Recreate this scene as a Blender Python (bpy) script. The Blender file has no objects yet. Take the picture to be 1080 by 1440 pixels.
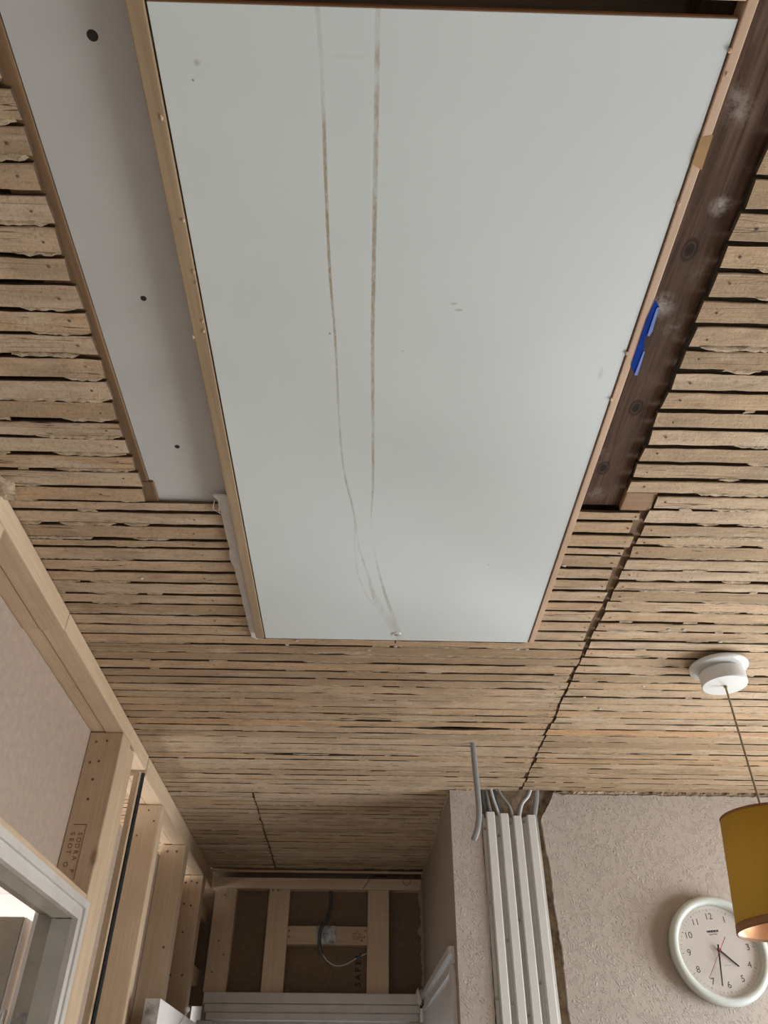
import bpy, bmesh, math, random
from mathutils import Vector, Matrix
random.seed(11)
PI = math.pi
S = bpy.context.scene
COL = S.collection

# ------------------------------------------------------------------ camera
yaw, pitch, roll = 0.02037767, 0.67802391, 0.00669658
cy, sy, cp, sp, cr, sr = math.cos(yaw), math.sin(yaw), math.cos(pitch), math.sin(pitch), math.cos(roll), math.sin(roll)
fw = Vector((sy*cp, cy*cp, sp)); r0 = Vector((cy, -sy, 0)); u0 = r0.cross(fw)
rt = cr*r0 + sr*u0; up = -sr*r0 + cr*u0
cam_d = bpy.data.cameras.new('camera'); cam = bpy.data.objects.new('camera', cam_d); COL.objects.link(cam)
M = Matrix((rt, up, -fw)).transposed().to_4x4(); M.translation = Vector((0, 0, 1.6))
cam.matrix_world = M
cam_d.sensor_fit = 'VERTICAL'; cam_d.sensor_height = 36.0
cam_d.lens = 36.0 * 1096.28 / 1440.0
cam_d.clip_start = 0.02
S.camera = cam

# ------------------------------------------------------------------ world, light, exposure
w = bpy.data.worlds.new('world'); S.world = w; w.use_nodes = True
bgn = w.node_tree.nodes['Background']; bgn.inputs[0].default_value = (0.80, 0.88, 1.0, 1); bgn.inputs[1].default_value = 1.0
def area(name, loc, target, sx_, sy_, power, col=(1, 1, 1)):
    d = bpy.data.lights.new(name, 'AREA'); d.shape = 'RECTANGLE'; d.size = sx_; d.size_y = sy_; d.energy = power; d.color = col
    o = bpy.data.objects.new(name, d); COL.objects.link(o); o.location = loc
    o.rotation_euler = (Vector(target) - Vector(loc)).to_track_quat('-Z', 'Y').to_euler()
    return o
# window daylight just outside each opening, plus an added fill behind the camera
area('window_and_fill_light', (2.34, 1.45, 1.42), (0.0, 1.45, 1.42), 1.0, 1.1, 42, (0.95, 0.98, 1.0))
area('window_and_fill_light', (1.75, 2.52, 1.35), (1.75, 0.0, 1.35), 0.7, 1.0, 42, (0.95, 0.98, 1.0))
area('window_and_fill_light', (0.3, -2.14, 1.4), (0.3, 1.0, 1.5), 1.6, 1.1, 3, (0.97, 0.98, 1.0))  # added weak fill from behind the camera
area('window_and_fill_light', (-2.44, 2.3, 1.5), (0.0, 2.3, 1.6), 1.4, 1.2, 42, (1.0, 0.97, 0.95))
S.view_settings.view_transform = 'Standard'; S.view_settings.look = 'None'
S.view_settings.exposure = 0.54; S.view_settings.gamma = 1.0; S.view_settings.use_curve_mapping = False

# ------------------------------------------------------------------ materials
def nodes(name):
    m = bpy.data.materials.new(name); m.use_nodes = True
    return m, m.node_tree, m.node_tree.nodes, m.node_tree.links, m.node_tree.nodes['Principled BSDF']
def N(t, typ, **kw):
    n = t.nodes.new(typ)
    for k, v in kw.items(): setattr(n, k, v)
    return n
def mathn(t, op, a, b=None, clamp=False):
    n = N(t, 'ShaderNodeMath', operation=op); n.use_clamp = clamp
    for i, v in enumerate((a, b)):
        if v is None: continue
        if isinstance(v, (int, float)): n.inputs[i].default_value = v
        else: t.links.new(v, n.inputs[i])
    return n.outputs[0]
def mixc(t, f, a, b, mode='MIX'):
    n = N(t, 'ShaderNodeMix', data_type='RGBA', blend_type=mode)
    for i, v in ((0, f), (6, a), (7, b)):
        if isinstance(v, (int, float)): n.inputs[i].default_value = v
        elif isinstance(v, tuple): n.inputs[i].default_value = (*v[:3], 1)
        else: t.links.new(v, n.inputs[i])
    return n.outputs[2]
def ramp(t, src, stops):
    n = N(t, 'ShaderNodeValToRGB'); e = n.color_ramp.elements
    while len(e) < len(stops): e.new(0.5)
    for el, (p_, c_) in zip(e, stops):
        el.position = p_; el.color = (*c_, 1) if isinstance(c_, tuple) else (c_, c_, c_, 1)
    t.links.new(src, n.inputs[0]); return n.outputs[0]
def noise(t, vec, scale, detail=4, rough=0.55, dist=0.0):
    n = N(t, 'ShaderNodeTexNoise'); n.inputs['Scale'].default_value = scale; n.inputs['Detail'].default_value = detail
    n.inputs['Roughness'].default_value = rough; n.inputs['Distortion'].default_value = dist
    t.links.new(vec, n.inputs['Vector']); return n.outputs[0]
def mapping(t, vec, sc):
    n = N(t, 'ShaderNodeMapping'); n.inputs['Scale'].default_value = sc; t.links.new(vec, n.inputs['Vector']); return n.outputs[0]
def bump(t, h, strength, dist, bsdf):
    n = N(t, 'ShaderNodeBump'); n.inputs['Strength'].default_value = strength; n.inputs['Distance'].default_value = dist
    t.links.new(h, n.inputs['Height']); t.links.new(n.outputs[0], bsdf.inputs['Normal'])
def plain(name, col, rough=0.6, var=0.08, scale=12, metal=0.0, bmp=0.0, spec=None):
    m, t, ns, ls, b = nodes(name)
    g = N(t, 'ShaderNodeNewGeometry').outputs['Position']
    f = noise(t, g, scale)
    dk = tuple(c*(1-2.2*var) for c in col); lt = tuple(min(1, c*(1+1.6*var)) for c in col)
    ls.new(ramp(t, f, [(0.25, dk), (0.75, lt)]), b.inputs['Base Color'])
    b.inputs['Roughness'].default_value = rough; b.inputs['Metallic'].default_value = metal
    if bmp: bump(t, noise(t, g, scale*8), bmp, 0.002, b)
    return m
def wood(name, base, dark, axis='Y', rough=0.65, grain=0.5, knots=True, objvar=0.12, fine=1.0):
    """pine: long grain along one axis, pith rings, knots, per-piece tone"""
    m, t, ns, ls, b = nodes(name)
    tc = N(t, 'ShaderNodeTexCoord').outputs['Object']
    oi = N(t, 'ShaderNodeObjectInfo').outputs['Random']
    add = N(t, 'ShaderNodeVectorMath', operation='ADD'); ls.new(tc, add.inputs[0])
    comb = N(t, 'ShaderNodeCombineXYZ')
    r7 = mathn(t, 'MULTIPLY', oi, 17.0)
    for i in range(3): ls.new(r7, comb.inputs[i])
    ls.new(comb.outputs[0], add.inputs[1]); v = add.outputs[0]
    long_, cross = 1.6, 34*fine
    sc = {'X': (long_, cross, cross), 'Y': (cross, long_, cross), 'Z': (cross, cross, long_)}[axis]
    a = noise(t, mapping(t, v, sc), 1.0, 6, 0.6, 0.6)
    sc2 = {'X': (6, 260, 260), 'Y': (260, 6, 260), 'Z': (260, 260, 6)}[axis]
    fi = noise(t, mapping(t, v, sc2), 1.0, 3)
    cfac = ramp(t, a, [(0.3, 0.0), (0.62, 1.0)])
    mid = tuple(base[i]*(1-grain) + dark[i]*grain for i in range(3))
    c = mixc(t, cfac, mid, base)
    c = mixc(t, mathn(t, 'MULTIPLY', ramp(t, fi, [(0.45, 1.0), (0.6, 0.0)]), 0.22), c, dark)
    if knots:
        vo = N(t, 'ShaderNodeTexVoronoi'); vo.inputs['Scale'].default_value = 1.0
        ks = {'X': (3.2, 11, 11), 'Y': (11, 3.2, 11), 'Z': (11, 11, 3.2)}[axis]
        ks = tuple(4.5 if k < 5 else 9 for k in ks)
        ls.new(mapping(t, v, ks), vo.inputs['Vector'])
        kf = ramp(t, vo.outputs['Distance'], [(0.05, 1.0), (0.085, 0.35), (0.14, 0.0)])
        c = mixc(t, mathn(t, 'MULTIPLY', kf, 0.75), c, tuple(d*0.55 for d in dark))
    big = noise(t, v, 5, 3)
    c = mixc(t, 1.0, c, ramp(t, big, [(0.3, (0.88, 0.86, 0.84)), (0.7, (1.05, 1.04, 1.03))]), 'MULTIPLY')
    tone = ramp(t, oi, [(0.0, (1-objvar, 1-objvar*1.1, 1-objvar*1.3)), (1.0, (1+objvar*.5, 1+objvar*.5, 1+objvar*.5))])
    c = mixc(t, 1.0, c, tone, 'MULTIPLY')
    ls.new(c, b.inputs['Base Color']); b.inputs['Roughness'].default_value = rough
    bump(t, fi, 0.15, 0.001, b)
    return m
PINE, PDK = (0.66, 0.52, 0.37), (0.44, 0.29, 0.16)
M_pineY = wood('pine_along_y', PINE, PDK, 'Y', grain=0.35)
M_pineX = wood('pine_along_x', PINE, PDK, 'X', grain=0.35)
M_pineZ = wood('pine_upright', PINE, PDK, 'Z', grain=0.35)
M_strip = wood('edging_pine', (0.42, 0.31, 0.195), (0.25, 0.165, 0.09), 'Y', grain=0.4, knots=False)
M_stripP = wood('edging_pink_pine', (0.64, 0.46, 0.33), (0.48, 0.30, 0.19), 'Y', grain=0.3, knots=False)
M_joist = wood('old_joist', (0.21, 0.125, 0.06), (0.08, 0.045, 0.02), 'Y', grain=0.6)
M_oldwood = wood('old_boarding', (0.20, 0.14, 0.085), (0.07, 0.045, 0.025), 'X', grain=0.6)

def lath_mat(orange=False):
    m, t, ns, ls, b = nodes('orange_lath' if orange else 'split_lath')
    g = N(t, 'ShaderNodeNewGeometry').outputs['Position']
    oi = N(t, 'ShaderNodeObjectInfo').outputs['Random']
    add = N(t, 'ShaderNodeVectorMath', operation='ADD'); ls.new(g, add.inputs[0])
    comb = N(t, 'ShaderNodeCombineXYZ'); ls.new(mathn(t, 'MULTIPLY', oi, 31.0), comb.inputs[0]); ls.new(comb.outputs[0], add.inputs[1])
    v = add.outputs[0]
    base = ramp(t, oi, [(0.0, (0.40, 0.285, 0.175)), (0.3, (0.51, 0.375, 0.245)), (0.62, (0.58, 0.445, 0.31)), (0.93, (0.53, 0.37, 0.225)), (1.0, (0.56, 0.38, 0.215))])
    if orange: base = mixc(t, 0.85, base, (0.60, 0.36, 0.19))
    gr = noise(t, mapping(t, v, (14, 150, 30)), 1.0, 6, 0.7, 0.9)
    c = mixc(t, mathn(t, 'MULTIPLY', ramp(t, gr, [(0.36, 1.0), (0.58, 0.0)]), 0.30), base, (0.25, 0.165, 0.09))
    blot = noise(t, mapping(t, v, (7, 26, 7)), 1.0, 5, 0.6)
    c = mixc(t, mathn(t, 'MULTIPLY', ramp(t, blot, [(0.50, 0.0), (0.68, 1.0)]), 0.5), c, (0.30, 0.225, 0.15))   # grey lime film
    bl2 = noise(t, mapping(t, v, (5, 20, 5)), 1.3, 4, 0.6)
    c = mixc(t, mathn(t, 'MULTIPLY', ramp(t, bl2, [(0.56, 0.0), (0.72, 1.0)]), 0.6), c, (0.63, 0.53, 0.41))      # pale plaster dust
    st = noise(t, mapping(t, v, (3.3, 14, 3)), 1.0, 5, 0.65)
    c = mixc(t, mathn(t, 'MULTIPLY', ramp(t, st, [(0.60, 0.0), (0.74, 1.0)]), 0.55), c, (0.15, 0.105, 0.065))
    sp_ = noise(t, v, 130, 4, 0.7)
    c = mixc(t, mathn(t, 'MULTIPLY', ramp(t, sp_, [(0.30, 1.0), (0.46, 0.0)]), 0.45), c, (0.17, 0.11, 0.06))
    ls.new(c, b.inputs['Base Color']); b.inputs['Roughness'].default_value = 0.85
    b.inputs['Specular IOR Level'].default_value = 0.2
    ck = noise(t, mapping(t, v, (2.2, 75, 10)), 1.0, 2, 0.5, 0.3)
    ckm = mathn(t, 'LESS_THAN', mathn(t, 'ABSOLUTE', mathn(t, 'SUBTRACT', ck, 0.5)), 0.007)
    ckm = mathn(t, 'MULTIPLY', ckm, ramp(t, noise(t, mapping(t, v, (4, 30, 4)), 1.0, 2), [(0.52, 0.0), (0.60, 0.8)]))
    c = mixc(t, ckm, c, (0.06, 0.04, 0.025))
    pat = noise(t, mapping(t, g, (9, 22, 9)), 1.0, 6, 0.7, 0.4)      # blotches that run over several laths
    c = mixc(t, mathn(t, 'MULTIPLY', ramp(t, pat, [(0.50, 0.0), (0.66, 1.0)]), 0.35), c, (0.24, 0.175, 0.115))
    ls.new(c, b.inputs['Base Color'])
    bump(t, mathn(t, 'ADD', mathn(t, 'ADD', gr, blot), mathn(t, 'MULTIPLY', noise(t, v, 190, 5, 0.7), 1.0)), 0.8, 0.0018, b)
    return m
M_lath = lath_mat()
M_lath_orange = lath_mat(True)
M_lathside = plain('gap_shade_lath_edge', (0.10, 0.065, 0.035), 0.95, 0.2, 40)  # shade of the gaps put into the colour of lath sides and ends
M_residue = plain('old_lime_plaster', (0.44, 0.34, 0.225), 0.95, 0.2, 60, bmp=0.8)
M_mortar = plain('rough_brown_mortar', (0.30, 0.225, 0.145), 0.95, 0.25, 30, bmp=1.0)

def mortar_mat():
    m, t, ns, ls, b = nodes('chased_masonry')
    g = N(t, 'ShaderNodeNewGeometry').outputs['Position']
    f = noise(t, g, 26, 6, 0.7)
    c = ramp(t, f, [(0.32, (0.10, 0.07, 0.045)), (0.46, (0.25, 0.18, 0.11)), (0.62, (0.36, 0.27, 0.18)), (0.75, (0.45, 0.38, 0.30))])
    ls.new(c, b.inputs['Base Color']); b.inputs['Roughness'].default_value = 0.95
    bump(t, f, 1.0, 0.01, b); return m
M_chase = mortar_mat()

def dark_beam_mat():
    m, t, ns, ls, b = nodes('dark_stained_joist')
    g = N(t, 'ShaderNodeNewGeometry').outputs['Position']
    gr = noise(t, mapping(t, g, (120, 5, 60)), 1.0, 5, 0.6, 0.8)
    c = ramp(t, gr, [(0.3, (0.046, 0.026, 0.017)), (0.55, (0.092, 0.054, 0.036)), (0.75, (0.14, 0.086, 0.058))])
    def spot(x, y, r, soft=1.0, sx_=1.0):
        d = N(t, 'ShaderNodeVectorMath', operation='SUBTRACT'); ls.new(g, d.inputs[0]); d.inputs[1].default_value = (x, y, 2.41)
        mm = mapping(t, d.outputs[0], (1/(r*sx_), 1/r, 0)); l = N(t, 'ShaderNodeVectorMath', operation='LENGTH'); ls.new(mm, l.inputs[0])
        return l.outputs['Value']
    # knots
    for x, y in ((0.357, 0.888), (0.365, 0.508), (0.372, 0.76)):
        L_ = spot(x, y, 0.018, sx_=0.62)
        c = mixc(t, ramp(t, L_, [(0.40, 0.95), (0.55, 0.2), (0.72, 0.9), (0.98, 0.0)]), c, (0.018, 0.010, 0.007))
    nz = noise(t, g, 70, 6, 0.75)
    for x, y, r, s_ in ((0.382, 0.452, 0.016, .9), (0.365, 0.352, 0.020, .45), (0.352, 0.588, 0.026, .75), (0.356, 0.335, 0.016, .4), (0.385, 0.62, 0.02, .4), (0.36, 0.95, 0.02, .3), (0.345, 0.86, 0.02, .3), (0.388, 0.54, 0.018, .25)):
        L_ = spot(x, y, r)
        f = mathn(t, 'MULTIPLY', ramp(t, L_, [(0.1, 1.0), (1.0, 0.0)]), ramp(t, nz, [(0.42, 0.0), (0.62, 1.0)]))
        c = mixc(t, mathn(t, 'MULTIPLY', f, s_), c, (0.42, 0.38, 0.34))
    dust = noise(t, mapping(t, g, (20, 9, 9)), 1.0, 6, 0.7)
    c = mixc(t, mathn(t, 'MULTIPLY', ramp(t, dust, [(0.5, 0.0), (0.75, 1.0)]), 0.3), c, (0.20, 0.13, 0.09))
    ls.new(c, b.inputs['Base Color']); b.inputs['Roughness'].default_value = 0.8; b.inputs['Specular IOR Level'].default_value = 0.15
    bump(t, gr, 0.35, 0.002, b); return m
M_beam = dark_beam_mat()

def curve_node(t, src, pts, lo, hi):
    """value = piecewise curve of src given as (0..1 in) -> real value between lo and hi"""
    n = N(t, 'ShaderNodeFloatCurve'); c = n.mapping.curves[0]
    P = [(p_[0], (p_[1]-lo)/(hi-lo)) for p_ in pts]
    while len(c.points) < len(P): c.points.new(0.5, 0.5)
    for q, p_ in zip(c.points, P): q.location = p_
    n.mapping.update(); t.links.new(src, n.inputs['Value'])
    return mathn(t, 'ADD', mathn(t, 'MULTIPLY', n.outputs[0], hi-lo), lo)
def panel_mat():
    m, t, ns, ls, b = nodes('white_melamine_with_drips')
    g = N(t, 'ShaderNodeNewGeometry').outputs['Position']
    s = N(t, 'ShaderNodeSeparateXYZ'); ls.new(g, s.inputs[0]); X, Y = s.outputs[0], s.outputs[1]
    base = ramp(t, noise(t, g, 6, 3), [(0.3, (0.625, 0.68, 0.67)), (0.7, (0.66, 0.71, 0.70))])
    c = base
    T = mathn(t, 'DIVIDE', mathn(t, 'SUBTRACT', Y, 0.26), 1.13)
    def tt(y): return max(0, min(1, (y-0.26)/1.13))
    nl = noise(t, mapping(t, g, (60, 13, 1)), 1.0, 4, 0.7)
    nf = noise(t, mapping(t, g, (420, 160, 1)), 1.0, 2, 0.6)
    def drip(pts, wid, inten, strength):
        nonlocal c
        cx_ = curve_node(t, T, [(tt(y), x) for x, y in pts], -0.07, 0.08)
        hw = curve_node(t, T, [(tt(y), v) for y, v in wid], 0.0, 0.02)
        d = mathn(t, 'ABSOLUTE', mathn(t, 'SUBTRACT', X, cx_))
        e = mathn(t, 'SUBTRACT', 1.0, mathn(t, 'DIVIDE', d, hw), True)
        e = mathn(t, 'MULTIPLY', e, 2.2, True)
        I = curve_node(t, T, [(tt(y), v) for y, v in inten], 0.0, 1.0)
        k = mathn(t, 'MULTIPLY', ramp(t, nl, [(0.34, 0.25), (0.56, 1.0)]), ramp(t, nf, [(0.3, 0.55), (0.6, 1.0)]))
        f = mathn(t, 'MULTIPLY', mathn(t, 'MULTIPLY', e, I, True), mathn(t, 'MULTIPLY', k, strength), True)
        c = mixc(t, f, c, (0.34, 0.27, 0.17))
    drip([(-.057, .261), (-.055, .313), (-.055, .41), (-.054, .53), (-.05, .633), (-.048, .77), (-.043, .874), (-.029, .976), (-.02, 1.072), (-.008, 1.136), (.009, 1.228), (.035, 1.303), (.065, 1.385)],
         [(.26, .0028), (.45, .0022), (.9, .0020), (1.15, .003), (1.25, .008), (1.385, .014)],
         [(.26, .35), (.30, .25), (.33, .6), (.44, 1), (.7, .85), (.86, .8), (.95, .6), (1.05, .4), (1.15, .5), (1.22, .5), (1.28, .32), (1.37, .2)], 0.95)
    drip([(-.003, .26), (-.003, .3), (-.003, .351), (-.003, .425), (-.003, .528), (-.003, .632), (-.001, .755), (.001, .905), (-.0, 1.012), (.009, 1.103), (.023, 1.191), (.041, 1.277), (.065, 1.385)],
         [(.26, .003), (.4, .0030), (.8, .0026), (1.0, .002), (1.2, .003), (1.3, .006), (1.385, .009)],
         [(.26, .35), (.285, .3), (.30, .9), (.315, .3), (.335, .9), (.5, 1), (.65, .85), (.8, .95), (.92, .7), (.99, .25), (1.04, .04), (1.10, .2), (1.18, .7), (1.28, .4), (1.37, .15)], 0.95)
    drip([(-.031, .26), (-.031, .9), (-.028, 1.02), (-.026, 1.114), (-.011, 1.204), (.018, 1.29), (.03, 1.385)],
         [(.26, .001), (1.385, .0014)], [(.26, 0), (.98, 0), (1.03, .4), (1.2, .45), (1.28, .35), (1.32, 0), (1.385, 0)], 0.8)
    # fly specks, scuffs
    vo = N(t, 'ShaderNodeTexVoronoi'); vo.inputs['Scale'].default_value = 24; ls.new(mapping(t, g, (1, 1, 0)), vo.inputs['Vector'])
    rc = N(t, 'ShaderNodeSeparateColor'); ls.new(vo.outputs['Color'], rc.inputs[0])
    spot = mathn(t, 'MULTIPLY', mathn(t, 'LESS_THAN', vo.outputs['Distance'], mathn(t, 'MULTIPLY', rc.outputs[1], 0.045)), mathn(t, 'GREATER_THAN', rc.outputs[0], 0.62))
    c = mixc(t, mathn(t, 'MULTIPLY', spot, 0.7), c, (0.20, 0.16, 0.11))
    for x, y, rx, ry, st in ((.101, .581, .007, .0022, .5), (.094, .572, .006, .002, .45), (.297, .676, .004, .012, .25), (-.172, .309, .004, .004, .4), (-.03, .30, .02, .003, .1), (.17, .95, .04, .001, .15)):
        d = N(t, 'ShaderNodeVectorMath', operation='SUBTRACT'); ls.new(g, d.inputs[0]); d.inputs[1].default_value = (x, y, 2.385)
        l = N(t, 'ShaderNodeVectorMath', operation='LENGTH'); ls.new(mapping(t, d.outputs[0], (1/rx, 1/ry, 0)), l.inputs[0])
        c = mixc(t, mathn(t, 'MULTIPLY', ramp(t, l.outputs['Value'], [(0.4, 1.0), (1.0, 0.0)]), st), c, (0.32, 0.25, 0.15))
    ls.new(c, b.inputs['Base Color']); b.inputs['Roughness'].default_value = 0.42
    bump(t, noise(t, g, 260, 3), 0.04, 0.001, b)
    return m
M_panel = panel_mat()
M_pboard = plain('plasterboard_paper', (0.50, 0.50, 0.48), 0.85, 0.03, 9, bmp=0.1)
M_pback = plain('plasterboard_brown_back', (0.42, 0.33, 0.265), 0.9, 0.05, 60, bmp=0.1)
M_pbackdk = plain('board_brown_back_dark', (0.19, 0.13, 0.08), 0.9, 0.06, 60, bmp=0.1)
M_torn = plain('torn_paper_edge', (0.66, 0.65, 0.63), 0.8, 0.06, 40)
def wallpaper_mat():
    m, t, ns, ls, b = nodes('embossed_painted_wallpaper')
    g = N(t, 'ShaderNodeNewGeometry').outputs['Position']
    wv = noise(t, g, 16, 3, 0.6)
    d = N(t, 'ShaderNodeVectorMath', operation='ADD'); ls.new(g, d.inputs[0])
    nn = N(t, 'ShaderNodeTexNoise'); nn.inputs['Scale'].default_value = 22; nn.inputs['Detail'].default_value = 2; ls.new(g, nn.inputs['Vector'])
    sc = N(t, 'ShaderNodeVectorMath', operation='SCALE'); ls.new(nn.outputs['Color'], sc.inputs[0]); sc.inputs['Scale'].default_value = 0.03
    ls.new(sc.outputs[0], d.inputs[1])
    w1 = N(t, 'ShaderNodeTexWave'); w1.wave_type = 'BANDS'; w1.bands_direction = 'DIAGONAL'
    w1.inputs['Scale'].default_value = 62; w1.inputs['Distortion'].default_value = 7; w1.inputs['Detail'].default_value = 2; w1.inputs['Detail Scale'].default_value = 1.6
    ls.new(d.outputs[0], w1.inputs['Vector'])
    crest = ramp(t, w1.outputs['Fac'], [(0.55, 0.0), (0.9, 1.0)])
    mask = ramp(t, noise(t, g, 70, 2), [(0.44, 0.0), (0.58, 1.0)])
    h = mathn(t, 'ADD', mathn(t, 'MULTIPLY', crest, mask), mathn(t, 'MULTIPLY', noise(t, g, 130, 3), 0.35))
    c = ramp(t, noise(t, g, 5, 3), [(0.3, (0.43, 0.37, 0.32)), (0.7, (0.47, 0.405, 0.355))])
    ls.new(c, b.inputs['Base Color']); b.inputs['Roughness'].default_value = 0.62
    bump(t, h, 0.75, 0.0018, b); return m
M_paper = wallpaper_mat()
M_paint = plain('pink_beige_wall_paint', (0.33, 0.265, 0.205), 0.6, 0.03, 6, bmp=0.05)
M_gloss = plain('old_white_gloss_paint', (0.60, 0.565, 0.52), 0.28, 0.05, 14)
M_glossshade = plain('shaded_gloss_paint', (0.40, 0.37, 0.30), 0.35, 0.12, 10)  # olive tone carries the open door's shade in its colour
M_glossgrey = plain('greyed_gloss_paint', (0.46, 0.44, 0.38), 0.3, 0.08, 12)
M_white = plain('white_wall', (0.80, 0.76, 0.74), 0.8, 0.02, 4)
M_plastic = plain('white_plastic', (0.66, 0.66, 0.64), 0.35, 0.02, 10)
M_capping = plain('white_cable_capping', (0.66, 0.65, 0.62), 0.4, 0.03, 8)
M_cable = plain('grey_cable_sheath', (0.27, 0.275, 0.28), 0.45, 0.04, 30)
M_cabled = plain('dark_cable_sheath', (0.07, 0.075, 0.085), 0.5, 0.05, 30)
M_cablel = plain('pale_cable_sheath', (0.55, 0.56, 0.55), 0.4, 0.04, 30)
M_cord = plain('tan_pendant_cord', (0.25, 0.19, 0.11), 0.6, 0.05, 90)
M_foam = plain('black_foam_strip', (0.02, 0.022, 0.028), 0.8, 0.3, 200, bmp=1.0)
M_tape = plain('blue_tape', (0.002, 0.034, 0.27), 0.8, 0.08, 30)
M_tape.node_tree.nodes['Principled BSDF'].inputs['Specular IOR Level'].default_value = 0.1
M_tapel = plain('pale_blue_tape_back', (0.12, 0.19, 0.55), 0.5, 0.08, 30)
M_tapeb = plain('brown_tape', (0.40, 0.24, 0.10), 0.35, 0.1, 30)
M_dark = plain('dark_recess', (0.02, 0.018, 0.015), 0.9, 0.1, 30)
M_steel = plain('worn_steel', (0.45, 0.44, 0.42), 0.45, 0.2, 60, metal=0.8)
M_nail = plain('rusty_nail', (0.16, 0.105, 0.065), 0.7, 0.2, 60)
M_shade = plain('mustard_shade_fabric', (0.42, 0.235, 0.014), 0.8, 0.04, 300, bmp=0.1)
M_shadetrim = plain('brown_shade_trim', (0.20, 0.085, 0.025), 0.7, 0.06, 100)
M_shadein = plain('copper_lining', (0.80, 0.42, 0.22), 0.3, 0.05, 30, metal=0.75)
M_ring = plain('pale_green_clock_rim', (0.60, 0.64, 0.60), 0.3, 0.02, 10)
M_dial = plain('cream_clock_dial', (0.66, 0.60, 0.55), 0.6, 0.01, 10)
M_ink = plain('grey_print', (0.11, 0.10, 0.10), 0.7, 0.02, 10)
M_hand = plain('black_clock_hand', (0.02, 0.022, 0.025), 0.4, 0.02, 10)
M_red = plain('red_second_hand', (0.42, 0.07, 0.07), 0.4, 0.02, 10)
M_stamp = plain('stamp_ink', (0.22, 0.13, 0.07), 0.8, 0.1, 90)
M_stampdk = plain('black_stamp_ink', (0.03, 0.022, 0.018), 0.8, 0.1, 90)
M_floor = wood('floor_boards', (0.30, 0.225, 0.155), (0.26, 0.18, 0.11), 'Y', grain=0.5)
M_galv = plain('mottled_metal_plate', (0.42, 0.42, 0.40), 0.5, 0.35, 70, metal=0.3)
M_blue = plain('blue_connector', (0.02, 0.09, 0.25), 0.4, 0.05, 30)
def glass_mat():
    m, t, ns, ls, b = nodes('clear_cover'); b.inputs['Base Color'].default_value = (1, 1, 1, 1)
    b.inputs['Roughness'].default_value = 0.03; b.inputs['Transmission Weight'].default_value = 1.0; b.inputs['IOR'].default_value = 1.0
    b.inputs['IOR'].default_value = 1.08
    return m
M_glass = glass_mat()

# ------------------------------------------------------------------ helpers
WORLD = {}
def link(name, me, loc, parent=None):
    o = bpy.data.objects.new(name, me); COL.objects.link(o)
    if parent is not None:
        o.parent = parent; o.location = Vector(loc) - WORLD[parent.as_pointer()]
    else: o.location = loc
    WORLD[o.as_pointer()] = Vector(loc)
    return o
def obj(name, bm, mat, parent=None, smooth=False, origin=None):
    """bm is in world metres; the origin goes to the bottom centre of its box"""
    if origin is None:
        xs = [v.co for v in bm.verts]
        lo = Vector([min(c[i] for c in xs) for i in range(3)]); hi = Vector([max(c[i] for c in xs) for i in range(3)])
        origin = Vector(((lo.x+hi.x)/2, (lo.y+hi.y)/2, lo.z))
    for v in bm.verts: v.co -= Vector(origin)
    bmesh.ops.recalc_face_normals(bm, faces=bm.faces)
    me = bpy.data.meshes.new(name); bm.to_mesh(me); bm.free()
    for mm in (mat if isinstance(mat, (list, tuple)) else [mat]): me.materials.append(mm)
    if smooth:
        for p_ in me.polygons: p_.use_smooth = True
    return link(name, me, origin, parent)
def empty(name, loc, label=None, cat=None, group=None, parent=None):
    o = link(name, None, loc, parent)
    if label: tag(o, label, cat, group)
    return o
def tag(o, label, cat, group=None):
    o['label'] = label; o['category'] = cat
    if group: o['group'] = group
    return o
def struct(o): o['kind'] = 'structure'; return o
def lab(o, s): o['label'] = s; return o
def NB(): return bmesh.new()
def abox(bm, x0, x1, y0, y1, z0, z1, bev=0.0, mi=0):
    r = bmesh.ops.create_cube(bm, size=1.0)
    for v in r['verts']:
        v.co = Vector(((x0+x1)/2 + v.co.x*(x1-x0), (y0+y1)/2 + v.co.y*(y1-y0), (z0+z1)/2 + v.co.z*(z1-z0)))
    fs = set(f for v in r['verts'] for f in v.link_faces)
    for f in fs: f.material_index = mi
    if bev:
        es = list(set(e for f in fs for e in f.edges))
        bmesh.ops.bevel(bm, geom=es, offset=bev, segments=2, affect='EDGES', profile=0.6)
    return bm
def box(*a, **k): return abox(NB(), *a, **k)
def prism(pts, ext, bm=None, mi=0):
    """pts: list of 3D points (planar polygon); ext: extrusion vector"""
    bm = bm or NB(); ext = Vector(ext)
    a = [bm.verts.new(p_) for p_ in pts]; b_ = [bm.verts.new(Vector(p_)+ext) for p_ in pts]
    fs = [bm.faces.new(a), bm.faces.new(b_[::-1])]
    for i in range(len(a)): fs.append(bm.faces.new((a[i], b_[i], b_[(i+1) % len(a)], a[(i+1) % len(a)])))
    for f in fs: f.material_index = mi
    return bm
def cyl(bm, c, r, z0, z1, n=32, axis='Z', r2=None):
    r2 = r if r2 is None else r2
    def P(rr, k, h):
        a = 2*PI*k/n; u, v = rr*math.cos(a), rr*math.sin(a)
        return {'Z': (c[0]+u, c[1]+v, h), 'Y': (c[0]+u, h, c[1]+v), 'X': (h, c[0]+u, c[1]+v)}[axis]
    A = [bm.verts.new(P(r, k, z0)) for k in range(n)]; B = [bm.verts.new(P(r2, k, z1)) for k in range(n)]
    bm.faces.new(A[::-1]); bm.faces.new(B)
    for k in range(n): bm.faces.new((A[k], A[(k+1) % n], B[(k+1) % n], B[k]))
    return bm
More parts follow.
